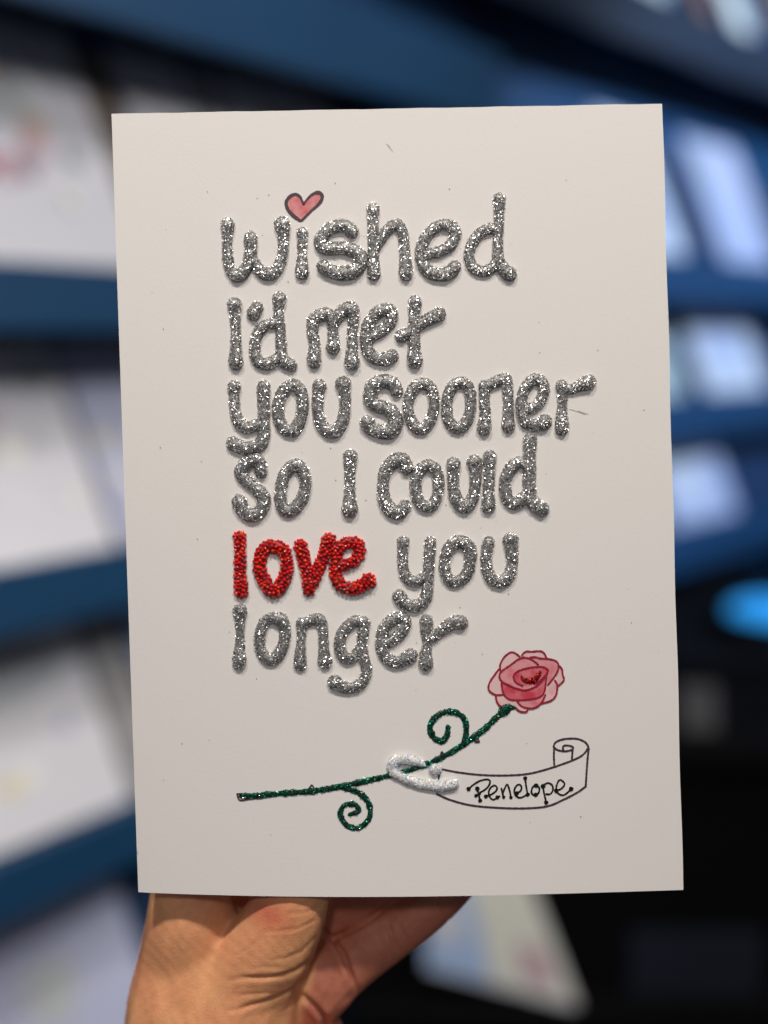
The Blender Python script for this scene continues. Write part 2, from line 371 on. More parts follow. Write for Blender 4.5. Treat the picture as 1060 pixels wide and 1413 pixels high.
# ------------------------------------------------------------------ red beaded word
def ico(sub=1):
    bm = bmesh.new(); bmesh.ops.create_icosphere(bm, subdivisions=sub, radius=1)
    v = np.array([x.co[:] for x in bm.verts]); f = [tuple(q.index for q in fc.verts) for fc in bm.faces]; bm.free()
    return v, f
IV, IF = ico(2)
LOVE = [
 [([(135,92,34),(138,200,33),(140,310,34),(146,424,39)],0)],
 [([(345,150,38),(398,172,38),(424,250,37),(413,330,38),(377,398,40),(337,424,38),(298,380,38),(262,300,38),(262,210,37),(295,160,37)],1)],
 [([(507,150,38),(530,240,36),(552,330,36),(560,415,34)],0),([(680,112,41),(652,200,36),(612,290,36),(580,370,34)],0)],
 [([(755,268,32),(800,255,32),(850,225,33),(868,165,34),(840,128,34),(780,130,34),(738,175,32),(720,245,31),(720,320,33),(748,380,36),(810,408,37),(870,395,39),(918,360,46)],0)],
]
for li, paths in enumerate(LOVE):
    lr = np.random.default_rng(50 + li)
    ps = [(catmull(to_px('E', p), 1.3, bool(c)), bool(c)) for p, c in paths]
    base = raised('beaded_letter', ps, 0, M['red_base'], M['redglit'], 0.02, 0.8, seed=70 + li, height=0.85)
    V, Fc = [], []
    buf = np.empty((6000, 3)); npl = 0
    for P, closed in ps:
        T = np.gradient(P[:, :2], axis=0); T /= np.linalg.norm(T, axis=1)[:, None] + 1e-9
        cand = []
        for i in range(0, len(P)):
            for _ in range(16):
                a = math.acos(lr.uniform(-1, 1)); cand.append((P[i, 0] - T[i, 1] * P[i, 2] * math.cos(a), P[i, 1] + T[i, 0] * P[i, 2] * math.cos(a), max(1.6, P[i, 2] * 0.95 * math.sin(a))))
        if not closed:
            for e, sg in ((0, -1), (-1, 1)):
                for _ in range(500):
                    a = lr.uniform(0, math.pi); b = lr.uniform(0, math.pi / 2)
                    r = P[e, 2]; cand.append((P[e, 0] + sg * T[e, 0] * r * math.cos(b) * math.sin(a) - T[e, 1] * r * math.cos(a), P[e, 1] + sg * T[e, 1] * r * math.cos(b) * math.sin(a) + T[e, 0] * r * math.cos(a), max(1.6, r * math.sin(a) * math.sin(b))))
        lr.shuffle(cand)
        for c in cand:
            c = np.array(c)
            if npl and np.min(np.sum((buf[:npl] - c) ** 2, axis=1)) < 4.25 ** 2: continue
            buf[npl] = c; npl += 1
    placed = cards_arr(buf[:npl] * [1, 1, MM])
    for ctr in placed:
        r = lr.uniform(2.35, 2.8) * MM
        b0 = len(V)
        for v in IV: V.append(ctr + v * r)
        for f in IF: Fc.append(tuple(b0 + k for k in f))
    o = mesh_obj('glass_bead', V, Fc, M['bead'], base, True); o['kind'] = 'stuff'

# ------------------------------------------------------------------ flat drawing: washes and ink lines
def fill(name, reg, pts, m, h, parent):
    P = catmull(to_px(reg, pts, 1), 1.5, True)
    bm = bmesh.new(); vs = [bm.verts.new(on_card(p[0], p[1], h)) for p in P]
    f = bm.faces.new(vs); bmesh.ops.triangulate(bm, faces=[f])
    bm.normal_update()
    return bm_obj(name, bm, m, parent)
def ink_geo(P, h, seed=0, closed=False):
    V, Fc = [], []
    T = np.gradient(P[:, :2], axis=0)
    if closed: T = np.roll(P[:, :2], -1, 0) - np.roll(P[:, :2], 1, 0)
    T /= np.linalg.norm(T, axis=1)[:, None] + 1e-9
    n = len(P); rows = []
    if closed: seq = [(P[i, 0], P[i, 1], P[i, 2], T[i]) for i in range(n)]
    else:
        seq = [(P[0, 0] - T[0, 0] * P[0, 2] * k, P[0, 1] - T[0, 1] * P[0, 2] * k, P[0, 2] * math.sqrt(1 - k * k) + 0.02, T[0]) for k in (0.98, 0.8, 0.4)]
        seq += [(P[i, 0], P[i, 1], P[i, 2], T[i]) for i in range(n)]
        seq += [(P[-1, 0] + T[-1, 0] * P[-1, 2] * k, P[-1, 1] + T[-1, 1] * P[-1, 2] * k, P[-1, 2] * math.sqrt(1 - k * k) + 0.02, T[-1]) for k in (0.4, 0.8, 0.98)]
    for (x, y, r, t) in seq:
        r = r * (1 + 0.10 * wob(x, y, 0.7, seed))
        for s in (-1, 1): V.append(on_card(x - t[1] * r * s, y + t[0] * r * s, h))
    m = len(seq)
    for i in range(m if closed else m - 1):
        j = (i + 1) % m; Fc.append((2 * i, 2 * i + 1, 2 * j + 1, 2 * j))
    return V, Fc
def ink(name, reg, strokes, m, h, parent, r0=5.0, dots=()):
    V, Fc = [], []
    for k, s in enumerate(strokes):
        hh = h + k * 0.000004
        v, f = ink_geo(catmull(to_px(reg, s, r0), 0.9), hh, k); b = len(V)
        V += v; Fc += [tuple(b + q for q in ff) for ff in f]
    x0, y0, sc = REG[reg]
    for k, (x, y, r) in enumerate(dots):
        b = len(V); x, y, r = x0 + x / sc, y0 + y / sc, r / sc
        for q in range(20):
            a = q * math.pi / 10; rr = r * (1 + 0.06 * math.sin(3 * a + k))
            V.append(on_card(x + rr * math.cos(a), y - rr * math.sin(a), h + 0.00006 + k * 0.000003))
        Fc.append(tuple(range(b, b + 20)))
    return mesh_obj(name, V, Fc, m, parent)

# heart over the i
heart_out = [(515,425,16),(490,360,20),(455,290,25),(405,250,28),(345,240,28),(260,288,34),(200,375,30),(208,460,30),(245,540,32),(320,620,36),(400,682,32),(472,718,22),(560,640,20),(660,540,20),(780,430,24),(848,335,30),(852,255,34),(805,212,36),(740,212,30),(650,262,24),(570,345,20),(518,425,16)]
hw = fill('heart_wash', 'I', [(p[0], p[1]) for p in heart_out[:-1]], M['wash_heart'], 0.00008, card)
ink('heart_outline', 'I', [heart_out], M['ink'], 0.00016, hw)
# rose
rose = empty('rose_bloom', parent=card)
PET = [
 ('pale', [(250,290),(250,220),(290,140),(375,80),(430,95),(480,140),(400,200),(300,270)], [[(250,290),(248,220),(290,140),(345,92),(385,80),(430,100),(468,130)]]),
 ('pale', [(495,120),(530,78),(600,72),(690,68),(745,95),(772,155),(680,150),(580,140)], [[(493,118),(505,95),(545,72),(600,75),(690,68),(740,90),(770,150)]]),
 ('pale', [(925,240),(950,290),(965,390),(900,460),(870,400),(900,300)], [[(920,240),(943,275),(950,330),(965,390),(935,430),(900,460)]]),
 ('pale', [(865,400),(890,460),(880,550),(830,620),(720,655),(745,560),(780,450)], [[(865,400),(888,450),(885,530),(860,590),(810,630),(720,655)]]),
 ('pale', [(235,265),(180,340),(122,440),(118,495),(150,540),(210,562),(285,562),(275,440),(250,330)], [[(230,275),(185,335),(140,400),(117,455),(120,505),(155,540),(210,562),(285,560)]]),
 ('pale', [(200,575),(207,630),(240,685),(330,665),(430,705),(480,740),(550,740),(500,680),(430,625),(300,580)], [[(200,575),(204,620),(220,655),(245,685),(290,690)], [(430,715),(465,745),(515,755),(545,748),(558,732)]]),
 ('mid', [(432,625),(480,680),(570,710),(640,703),(710,650),(750,560),(640,600),(520,620)], [[(432,625),(475,678),(530,705),(600,713),(660,695),(710,652),(740,600),(755,562)]]),
 ('mid', [(580,138),(700,150),(800,158),(880,182),(905,230),(880,320),(790,445),(775,300),(700,240)], [[(585,138),(640,136),(700,150),(800,158),(875,180),(905,230),(895,290),(855,360),(785,448)]]),
 ('deep', [(262,430),(275,520),(310,585),(370,618),(480,618),(640,600),(710,570),(745,530),(765,430),(770,330),(700,420),(620,480),(520,505),(420,485),(340,450)], [[(262,420),(275,520),(310,582),(370,616),(480,620),(640,602),(710,572),(742,530),(760,440),(768,345)]]),
 ('mid', [(540,142),(450,165),(350,240),(250,310),(238,360),(260,410),(340,450),(420,485),(520,505),(620,480),(700,420),(780,310),(785,280),(740,250),(680,225),(600,165)], [[(675,222),(640,190),(590,158),(520,142),(450,162),(370,220),(270,290),(240,335),(245,380),(280,420),(340,450),(420,485),(520,508),(620,482),(700,425),(760,350),(785,300)]]),
 ('deep', [(400,360),(410,320),(470,285),(580,255),(740,252),(783,290),(740,360),(650,430),(580,462),(500,458),(430,420)], [[(500,460),(430,425),(400,375),(410,325),(470,285),(580,255),(680,245),(745,252),(785,290),(745,355),(680,415),(630,440)]]),
]
for k, (wm, poly, lines) in enumerate(PET):
    pt = fill('petal', 'J', poly, M['wash_' + wm], 0.00008 + k * 0.000012, rose)
    ink('petal_outline', 'J', lines, M['red_ink'], 0.00024 + k * 0.00001, rose, 10.5)
raised('rose_centre', [(catmull(to_px('J', [(482,345,14),(505,385,28),(560,405,34),(620,400,36),(665,360,32),(700,308,20)]), 1.1), False)], 0, M['red_base'], M['redglit'], 0.6, 0.9, height=0.5, seed=3, parent=rose)
# stem
stem_px = catmull(np.vstack([to_px('G', [(72,390,11),(150,385,11),(250,377,12),(370,368,12),(480,350,12),(580,328,12),(690,303,11),(800,272,11),(900,232,12)]), to_px('H', [(270,578,15),(340,532,15),(410,478,15),(478,412,15)])]), 1.2)
stem = raised('rose_stem', [(stem_px, False)], 0, M['green_base'], M['green'], 0.55, 0.95, height=0.45, lump=0.14, seed=5)
raised('tendril', [(catmull(to_px('H', [(300,560,13),(316,490,14),(308,430,15),(270,395,15),(210,388,15),(157,415,15),(127,465,15),(143,518,15),(186,540,15),(215,512,14),(221,468,13)]), 1.2), False)], 0, M['green_base'], M['green'], 0.55, 0.95, height=0.45, lump=0.14, seed=6, parent=stem)
raised('tendril', [(catmull(to_px('G', [(490,355,9),(560,375,11),(602,420,11),(605,480,11),(560,522,11),(510,510,11),(484,465,11),(502,427,10),(545,425,10),(560,452,10),(525,465,10)]), 1.2), False)], 0, M['green_base'], M['green'], 0.55, 0.95, height=0.45, lump=0.14, seed=8, parent=stem)
raised('calyx', [(catmull(to_px('J', [(235,800,28),(270,760,55),(310,725,62),(350,705,42),(415,705,14)]), 1.2), False)], 0, M['green_base'], M['green'], 0.55, 0.95, height=0.35, lump=0.05, seed=9, parent=stem)
for reg, s in (('G', [[(351,364),(364,343),(375,360)]]), ('G', [[(900,222),(908,204),(917,216)], [(904,218),(909,208),(912,216)]]), ('H', [[(362,545),(384,545),(376,530)], [(366,541),(380,543)]]), ('G', [[(52,380),(64,406),(110,401),(160,398)], [(52,380),(90,378)], [(60,392),(80,398)]])):
    ink('thorn', reg, s, M['ink'], 0.00020, stem, 3.0 if reg == 'G' else 4)
# white iridescent clasp
clasp = raised('white_glitter_clasp', [(catmull(to_px('M', [(378,204,22),(320,182,34),(250,170,40),(180,166,44),(127,205,42),(135,262,40),(190,300,38),(260,335,38),(350,362,38),(430,377,38),(520,385,42),(618,366,45)]), 1.3), False)], 0, M['white_base'], M['white_glit'], 0.5, 1.1, seed=21, label='white iridescent glitter hook round the rose stem')
raised('white_glitter_dot', [(catmull(to_px('M', [(474,248,46),(482,245,46)]), 1.0), False)], 0, M['white_base'], M['white_glit'], 0.5, 1.1, seed=22, parent=clasp)
# the ribbon banner
ban = ink('ribbon_banner', 'H', [
  [(190,687),(280,704),(400,717),(540,719),(650,709),(760,680),(870,641),(925,612),(950,580)],
  [(772,568),(785,545),(830,529),(895,528),(940,548),(956,578),(952,590)],
  [(772,568),(790,585),(830,593),(868,585),(874,572),(850,563),(824,566),(822,588)],
  [(775,575),(774,620),(776,664)], [(872,582),(870,610),(868,634)],
  [(955,580),(948,660),(944,720),(940,780)],
  [(164,817),(230,846),(340,875),(480,888),(620,891),(740,880),(830,843),(900,806),(938,778)],
  [(181,690),(176,712),(172,736)], [(160,796),(164,804)]], M['ink'], 0.00012, card, 5.2)
NAMEL = [
 ([[(45,190),(90,150),(150,115),(210,102),(240,116),(232,155),(200,192),(150,222)], [(124,187),(137,240),(150,295)], [(112,250),(150,236)]], [(45,190,18),(124,187,19),(150,295,17),(113,250,15)]),
 ([[(205,258),(245,243),(290,213),(305,180),(283,158),(248,177),(228,218),(240,265),(270,288),(310,268),(328,256)]], [(203,258,17),(308,266,17)]),
 ([[(344,185),(353,225),(365,265)], [(355,240),(372,190),(398,148),(418,198),(432,267)]], [(365,265,14),(432,267,14)]),
 ([[(487,228),(520,207),(528,170),(505,148),(475,170),(462,210),(476,250),(510,270),(550,258),(590,232)]], [(487,228,17)]),
 ([[(562,92),(572,170),(585,240)]], [(562,92,17),(585,240,17)]),
 ([[(655,150),(627,180),(620,222),(648,250),(685,225),(690,180),(655,150)]], [(662,158,18),(660,242,18)]),
 ([[(726,165),(735,230),(755,312)], [(726,160),(768,135),(808,155),(815,200),(792,235),(755,238)]], [(726,165,20),(754,313,18)]),
 ([[(845,208),(895,185),(922,142),(882,106),(855,140),(846,195),(870,235),(912,246),(950,222),(980,190)]], [(847,206,19),(982,190,19)]),
]
for s, d in NAMEL: ink('ink_letter', 'L', s, M['black_ink'], 0.00013, ban, 8.2, [(x_, y_, r_ * 1.12) for x_, y_, r_ in d])
# stray flecks of glitter on the paper
M['pencil'] = mat('faint_pencil', (0.5, 0.47, 0.45), 0.6)
V, Fc = [], []
for k in range(95):
    if k < 55: x, y = rng.uniform(300, 740), rng.uniform(250, 960)
    else: x, y = rng.uniform(170, 930), rng.uniform(180, 1215)
    r = rng.uniform(0.4, 0.9); b = len(V); a0 = rng.random() * 6
    for q in range(5): V.append(on_card(x + r * math.cos(a0 + q * 1.257), y + r * math.sin(a0 + q * 1.257), 0.0001 + 0.00008 * rng.random()))
    Fc.append(tuple(range(b, b + 5)))
o = mesh_obj('glitter_fleck', V, Fc, mat('fleck', (0.10, 0.09, 0.10), 0.4, metal=0.6), card); o['kind'] = 'stuff'

# ------------------------------------------------------------------ the hand
def skin_mat():
    m, n, l, p = new_mat('skin')
    tc = n.new('ShaderNodeTexCoord')
    def noise(s, d=4):
        t = n.new('ShaderNodeTexNoise'); t.inputs['Scale'].default_value = s; t.inputs['Detail'].default_value = d; l.new(tc.outputs['Object'], t.inputs['Vector']); return t
    a = noise(45, 3); b = noise(600, 2)
    r = n.new('ShaderNodeValToRGB'); r.color_ramp.elements[0].position = 0.36; r.color_ramp.elements[0].color = (0.93, 0.46, 0.215, 1)
    r.color_ramp.elements[1].position = 0.66; r.color_ramp.elements[1].color = (0.93, 0.385, 0.20, 1)
    l.new(a.outputs[0], r.inputs[0])
    at = n.new('ShaderNodeAttribute'); at.attribute_name = 'pigment_shade'; sp = n.new('ShaderNodeSeparateColor'); l.new(at.outputs['Color'], sp.inputs[0])
    def over(src, fac, col):
        q = n.new('ShaderNodeMix'); q.data_type = 'RGBA'; q.inputs[7].default_value = (*col, 1); l.new(fac, q.inputs[0]); l.new(src, q.inputs[6]); return q.outputs[2]
    skin_c = over(r.outputs[0], sp.outputs[0], (0.68, 0.24, 0.15)); skin_c = over(skin_c, sp.outputs[1], (0.74, 0.22, 0.12))
    mx = n.new('ShaderNodeMix'); mx.data_type = 'RGBA'; mx.blend_type = 'MULTIPLY'; mx.inputs[0].default_value = 0.2
    l.new(skin_c, mx.inputs[6]); l.new(b.outputs[0], mx.inputs[7]); l.new(mx.outputs[2], p.inputs['Base Color'])
    p.inputs['Roughness'].default_value = 0.52; p.inputs['Subsurface Weight'].default_value = 0.2
    p.inputs['Subsurface Radius'].default_value = (0.004, 0.0015, 0.0008); p.inputs['Subsurface Scale'].default_value = 1.0
    p.inputs['Specular IOR Level'].default_value = 0.4
    v = n.new('ShaderNodeTexVoronoi'); v.feature = 'DISTANCE_TO_EDGE'; v.inputs['Scale'].default_value = 900
    mp = n.new('ShaderNodeMapping'); mp.inputs['Scale'].default_value = (0.75, 1.25, 1)
    nw = noise(300, 2); add = n.new('ShaderNodeMix'); add.data_type = 'RGBA'; add.inputs[0].default_value = 0.0015
    l.new(tc.outputs['Object'], mp.inputs[0]); l.new(mp.outputs[0], v.inputs['Vector'])
    b1 = n.new('ShaderNodeBump'); b1.inputs['Distance'].default_value = 0.00012; b1.inputs['Strength'].default_value = 0.7; l.new(v.outputs['Distance'], b1.inputs['Height'])
    c = noise(1400, 3); b2 = n.new('ShaderNodeBump'); b2.inputs['Distance'].default_value = 0.00010; b2.inputs['Strength'].default_value = 0.45
    l.new(c.outputs[0], b2.inputs['Height']); l.new(b1.outputs[0], b2.inputs['Normal']); l.new(b2.outputs[0], p.inputs['Normal'])
    return m
M['skin'] = skin_mat()
def hp(px, py, z): return plane_pt(px, py, z)
chains = [  # (px, py, depth mm, radius px, z-radius px)
 [(262,1120,-27,42,38),(258,1180,-24,52,45),(262,1250,-14.5,62,52),(268,1330,-20,86,68),(276,1420,-20,116,85),(284,1520,-26,132,92),(296,1640,-36,124,90),(318,1760,-46,112,88),(325,1900,-52,120,95)],   # wrist to index knuckle
 [(330,1520,-24,105,85),(325,1420,-17,98,80),(345,1350,-14,76,66),(378,1295,-8.5,64,54),(404,1240,-4.4,54,35),(416,1190,-4.8,45,32),(424,1120,-5.4,42,31),(430,1060,-6.2,41,28),(436,1000,-7.0,38,24),(440,970,-7.6,30,17)],  # thumb
 [(258,1290,-17.0,58,50),(285,1335,-17.5,84,62),(292,1375,-18,98,72),(305,1370,-16,70,66),(305,1410,-16,85,76)],        # thenar, joining thumb and wrist
 [(300,1430,-30,105,60),(370,1430,-34,80,60),(385,1450,-34,70,55)],         # palm body
 [(280,1285,-28,45,40),(320,1275,-29,45,38),(360,1255,-30,48,36),(400,1250,-30,45,36),(330,1225,-31,45,34)],           # web
 [(262,1180,-30,46,42),(285,1110,-31,40,38),(330,1020,-28,38,36),(375,950,-26,35,32),(405,905,-25.5,31,28),(420,880,-25.5,22,20)],                                     # index behind the card
 [(370,1340,-36,45,40),(425,1285,-29,42,38),(470,1246,-26,39,36),(534,1208,-23.0,40,34),(585,1150,-21.8,34,31),(615,1105,-21,30,28),(626,1088,-21,21,20)],       # middle
 [(395,1400,-28,55,45),(440,1360,-21.5,56,42),(462,1342,-21,50,39),(490,1326,-20.5,42,36),(520,1302,-20.5,42,36),(552,1282,-21,38,34),(584,1256,-21.5,38,35),(630,1214,-22,34,33),(668,1160,-21.5,32,30),(690,1120,-21,30,28),(700,1102,-21,21,20)],   # ring
 [(390,1470,-28,58,50),(434,1426,-24,46,40),(440,1475,-22,36,36),(436,1500,-14,33,32),(420,1512,-6,30,30),(410,1514,-3,22,22)],        # little finger, curled below the frame
]
def hand_mesh():
    bm = bmesh.new()
    base, bf = ico(2)
    for ch in chains:
        C_ = np.array(ch, float)
        # finer interpolation of the chain
        pts = []
        n = len(C_)
        for i in range(n - 1):
            p0, p1, p2, p3 = C_[max(i - 1, 0)], C_[i], C_[i + 1], C_[min(i + 2, n - 1)]
            k = max(2, int(np.linalg.norm((p2 - p1)[:2]) / 7))
            for j in range(k):
                t = j / k
                pts.append(0.5 * (2 * p1 + (p2 - p0) * t + (2 * p0 - 5 * p1 + 4 * p2 - p3) * t * t + (3 * p1 - p0 - 3 * p2 + p3) * t ** 3))
        pts.append(C_[-1])
        for q in pts:
            c = hp(q[0], q[1], q[2] / 1000)
            vs = [bm.verts.new((c[0] + v[0] * q[3] * MM, c[1] + v[1] * q[3] * MM, c[2] + v[2] * q[4] * MM)) for v in base]
            for f in bf: bm.faces.new([vs[k] for k in f])
    me = bpy.data.meshes.new('hand_raw'); bm.to_mesh(me); bm.free()
    o = bpy.data.objects.new('hand_raw', me); COL.objects.link(o)
    r = o.modifiers.new('r', 'REMESH'); r.mode = 'VOXEL'; r.voxel_size = 0.00055; r.use_smooth_shade = True
    s = o.modifiers.new('s', 'SMOOTH'); s.iterations = 42; s.factor = 0.5
    dg = bpy.context.evaluated_depsgraph_get()
    m2 = bpy.data.meshes.new_from_object(o.evaluated_get(dg))
    bpy.data.objects.remove(o)
    return m2
hm = hand_mesh(); hm.name = 'hand'
hm.materials.clear(); hm.materials.append(M['skin'])
nv = len(hm.vertices); co = np.empty(nv * 3); hm.vertices.foreach_get('co', co); co = co.reshape(-1, 3)
no = np.empty(nv * 3); hm.vertices.foreach_get('normal', no); no = no.reshape(-1, 3)
# photo-space position of every vertex, to lay the creases where they run on the skin
cc = co @ RC.T + TC
vx = CX + F * cc[:, 0] / -cc[:, 2]; vy = CY - F * cc[:, 1] / -cc[:, 2]
front = no[:, 2] > 0.05
K4 = lambda pts: np.array([(150 + x / 3.533, 1200 + y / 3.533) for x, y in pts])
K5 = lambda pts: np.array([(420 + x / 4.077, 1200 + y / 4.077) for x, y in pts])
CRE = [ # (px polyline, width px, depth mm, zmin mm, zmax mm)
 (K4([(980,445),(920,490),(850,518),(760,528),(660,528),(560,545)]), 2.8, 0.55, -25, 20),
 (K4([(960,535),(900,585),(820,625),(720,655),(620,685),(540,690)]), 2.8, 0.42, -25, 20),
 (K4([(800,600),(700,608),(600,615)]), 2.2, 0.18, -25, 20),
 (K4([(960,600),(900,660),(830,700)]), 2.2, 0.17, -25, 20),
 (K4([(1010,330),(940,400),(860,435),(770,440)]), 2.6, 0.18, -25, 20),
 (K4([(1000,250),(920,290),(830,300),(740,300)]), 2.0, 0.16, -25, 20),
 (K4([(1020,190),(930,215),(830,210)]), 2.0, 0.14, -25, 20),
 (K4([(730,345),(660,400),(600,430)]), 2.0, 0.10, -25, 20),
 (K4([(860,480),(760,475),(660,490)]), 2.0, 0.10, -25, 20),
 (K5([(160,385),(210,460),(250,560),(280,640),(300,700)]), 3.0, 1.5, -60, -9),
 (K5([(470,300),(500,400),(545,490)]), 2.6, 0.55, -60, -9),
 (K5([(530,310),(570,380),(600,440)]), 2.2, 0.45, -60, -9),
 (K5([(745,185),(790,260),(820,300)]), 2.2, 0.4, -60, -9),
 (K5([(0,715),(60,770),(110,830),(150,900)]), 3.0, 1.6, -60, -9),
 (K5([(100,330),(160,385),(250,350),(350,290),(430,235),(490,175)]), 3.0, 1.5, -60, -9),
]
disp = np.zeros(nv)
for pl, w, dep, z0, z1 in CRE:
    d = np.full(nv, 1e9); P = np.array(pl); L = 0; tot = sum(np.linalg.norm(P[i + 1] - P[i]) for i in range(len(P) - 1)); par = np.zeros(nv)
    for i in range(len(P) - 1):
        a, b = P[i], P[i + 1]; ab = b - a; ln = np.linalg.norm(ab)
        t = np.clip(((vx - a[0]) * ab[0] + (vy - a[1]) * ab[1]) / ln ** 2, 0, 1)
        dd = np.hypot(vx - a[0] - t * ab[0], vy - a[1] - t * ab[1]); m_ = dd < d
        d[m_] = dd[m_]; par[m_] = (L + t[m_] * ln) / tot; L += ln
    ok = front & (co[:, 2] * 1000 > z0) & (co[:, 2] * 1000 < z1)
    fade = np.clip((1 - par) * 3, 0, 1) * np.clip(par * 6 + 0.5, 0, 1)
    disp += np.where(ok, (-dep * np.exp(-(d / w) ** 2) + 0.30 * dep * np.exp(-((d - 2.8 * w) / (1.8 * w)) ** 2)) * fade, 0)
# fine relief of the skin
disp += 0.05 * np.sin(vx * 0.31 + 3 * np.sin(vy * 0.05)) * np.sin(vy * 0.23 + 2 * np.sin(vx * 0.04))
co = co + no * (disp / 1000)[:, None]
hm.vertices.foreach_set('co', co.ravel()); hm.update()
palm = np.clip((vx - (455 - (vy - 1240) * 0.26)) / 10, 0, 1) * np.clip((-8 - co[:, 2] * 1000) / 4, 0, 1)  # palm side is redder skin; the fingers' shade is darkened into the colour too
knk = np.exp(-(((vx - 372) * 0.85 + (vy - 1262) * 0.5) / 42) ** 2 - (((vy - 1262) * 0.85 - (vx - 372) * 0.5) / 24) ** 2) * (1 - palm)
att = hm.attributes.new('pigment_shade', 'FLOAT_COLOR', 'POINT')
att.data.foreach_set('color', np.stack([palm, knk, np.zeros(nv), np.ones(nv)], 1).astype(np.float32).ravel())
hm.polygons.foreach_set('use_smooth', [True] * len(hm.polygons))
hand = bpy.data.objects.new('hand', hm); COL.objects.link(hand); hand.matrix_world = CARD_M
tag(hand, 'left hand gripping the bottom of the card, thumb up and fingers curled behind', 'hand')
def nail(px, py, z, ang, w, l, back):
    V, Fc = [], []
    c = hp(px, py, z / 1000); nx, ny = 8, 8
    for j in range(ny + 1):
        for i in range(nx + 1):
            a = (i / nx * 2 - 1); b = j / ny
            x = a * w * (1 - 0.25 * (2 * b - 1) ** 4); y = (b - 0.5) * l; zz = (math.sqrt(max(0, 1 - (a * 0.85) ** 2)) - 1) * w * 0.6
            if back: zz = -zz
            V.append((c[0] + (x * math.cos(ang) - y * math.sin(ang)), c[1] + (x * math.sin(ang) + y * math.cos(ang)), c[2] + zz))
    for j in range(ny):
        for i in range(nx): a0 = j * (nx + 1) + i; Fc.append((a0, a0 + 1, a0 + nx + 2, a0 + nx + 1))
    o = mesh_obj('fingernail', V, Fc, M['nail'], hand, True)
    s = o.modifiers.new('s', 'SOLIDIFY'); s.thickness = 0.0005; s.offset = 0
M['nail'] = mat('nail', (0.62, 0.36, 0.29), 0.25)
for (px, py, z, ang) in ((405, 915, -31.6, -0.9), (613, 1110, -27.0, -0.75), (687, 1128, -27.0, -0.5)):
    nail(px, py, z, ang, 0.0047, 0.010, True)
nail(434, 1005, -2.6, -0.1, 0.0058, 0.012, False)

# ------------------------------------------------------------------ the shop behind
def blue_paint(name, col):
    return mat(name, col, 0.45, noise=0.12, scale=9, bump=0.0003, bscale=120)
M['blue'] = blue_paint('blue_paint', (0.010, 0.058, 0.135))
M['navy'] = blue_paint('navy_paint', (0.010, 0.035, 0.09))
M['slate_paint'] = blue_paint('slate_paint', (0.012, 0.022, 0.040))
M['dark'] = mat('black_cabinet', (0.002, 0.002, 0.0025), 0.8, Specular_IOR_Level=0.1)
M['floor'] = mat('dark_floor', (0.008, 0.008, 0.009), 0.6, noise=0.2, scale=8)
M['wall'] = mat('dark_wall', (0.02, 0.03, 0.05), 0.8, noise=0.2, scale=4)

fl_ = bm_obj('floor', box_mesh((-6, -4, -0.02), (8, 9, 0.0)), M['floor']); tag(fl_, kind='structure')
wl_ = bm_obj('back_wall', box_mesh((-6, 6.0, 0.004), (8, 6.15, 3.2)), M['wall']); tag(wl_, kind='structure')

PALE = {}
def stock(name, col):
    if name not in PALE: PALE[name] = mat('stock_' + name, col, 0.55, noise=0.05, scale=25)
    return PALE[name]
COLS = dict(white=(0.70, 0.69, 0.71), cream=(0.82, 0.80, 0.68), lilac=(0.50, 0.52, 0.66), grey=(0.33, 0.32, 0.31), kraft=(0.22, 0.17, 0.12), pale_blue=(0.42, 0.56, 0.80), pink=(0.62, 0.30, 0.30),
            dark=(0.06, 0.065, 0.07), tan=(0.30, 0.14, 0.07), sage=(0.50, 0.55, 0.50), rose=(0.45, 0.10, 0.13), orange=(0.65, 0.28, 0.12), gold=(0.72, 0.66, 0.36), blue=(0.10, 0.24, 0.6), mist=(0.52, 0.54, 0.54), peach=(0.62, 0.45, 0.36), blush=(0.58, 0.38, 0.42), slate=(0.38, 0.40, 0.40), painted_glint=(0.90, 0.88, 0.74), smoke=(0.075, 0.075, 0.08))  # the glint cream paints blurred highlights as pale discs
def disc(cx_, cy_, r, z, ax=1.0, rot=0.0, n=18, wobble=0.08, s=0):
    V = []
    for k in range(n):
        a = k * 2 * math.pi / n; rr = r * (1 + wobble * math.sin(3 * a + s) + wobble * 0.6 * math.sin(7 * a + 2 * s))
        x, y = rr * math.cos(a) * ax, rr * math.sin(a)
        V.append((cx_ + x * math.cos(rot) - y * math.sin(rot), cy_ + x * math.sin(rot) + y * math.cos(rot), z))
    return V, [tuple(range(n))]
def shop_card(matrix, w, h, colour, motifs, label, group, cat='greeting card', name='display_card'):
    """folded card: front leaf, back leaf and printed shapes or painted glints; local x right, y up, z towards the viewer"""
    root = empty(name, mat=matrix); tag(root, label, cat, group)
    bm_obj('front_leaf', box_mesh((0, 0, 0), (w, h, 0.0006)), stock(colour, COLS[colour]), root)
    bk = bm_obj('back_leaf', box_mesh((0, 0, -0.0006), (w, h, 0.0)), stock(colour, COLS[colour]), root)
    bk.rotation_euler = (R(-2.0), 0, 0); bk.location = (0, 0.0, -0.001)
    byc = {}
    for k, (cx_, cy_, r, c, ax, rot) in enumerate(motifs):
        V, Fc = disc(cx_ * w, cy_ * h, r * w, 0.0010 + 0.0002 * k, ax, rot, s=k)
        mesh_obj('print_or_glint', V, Fc, stock(c, COLS[c]), root)
    return root

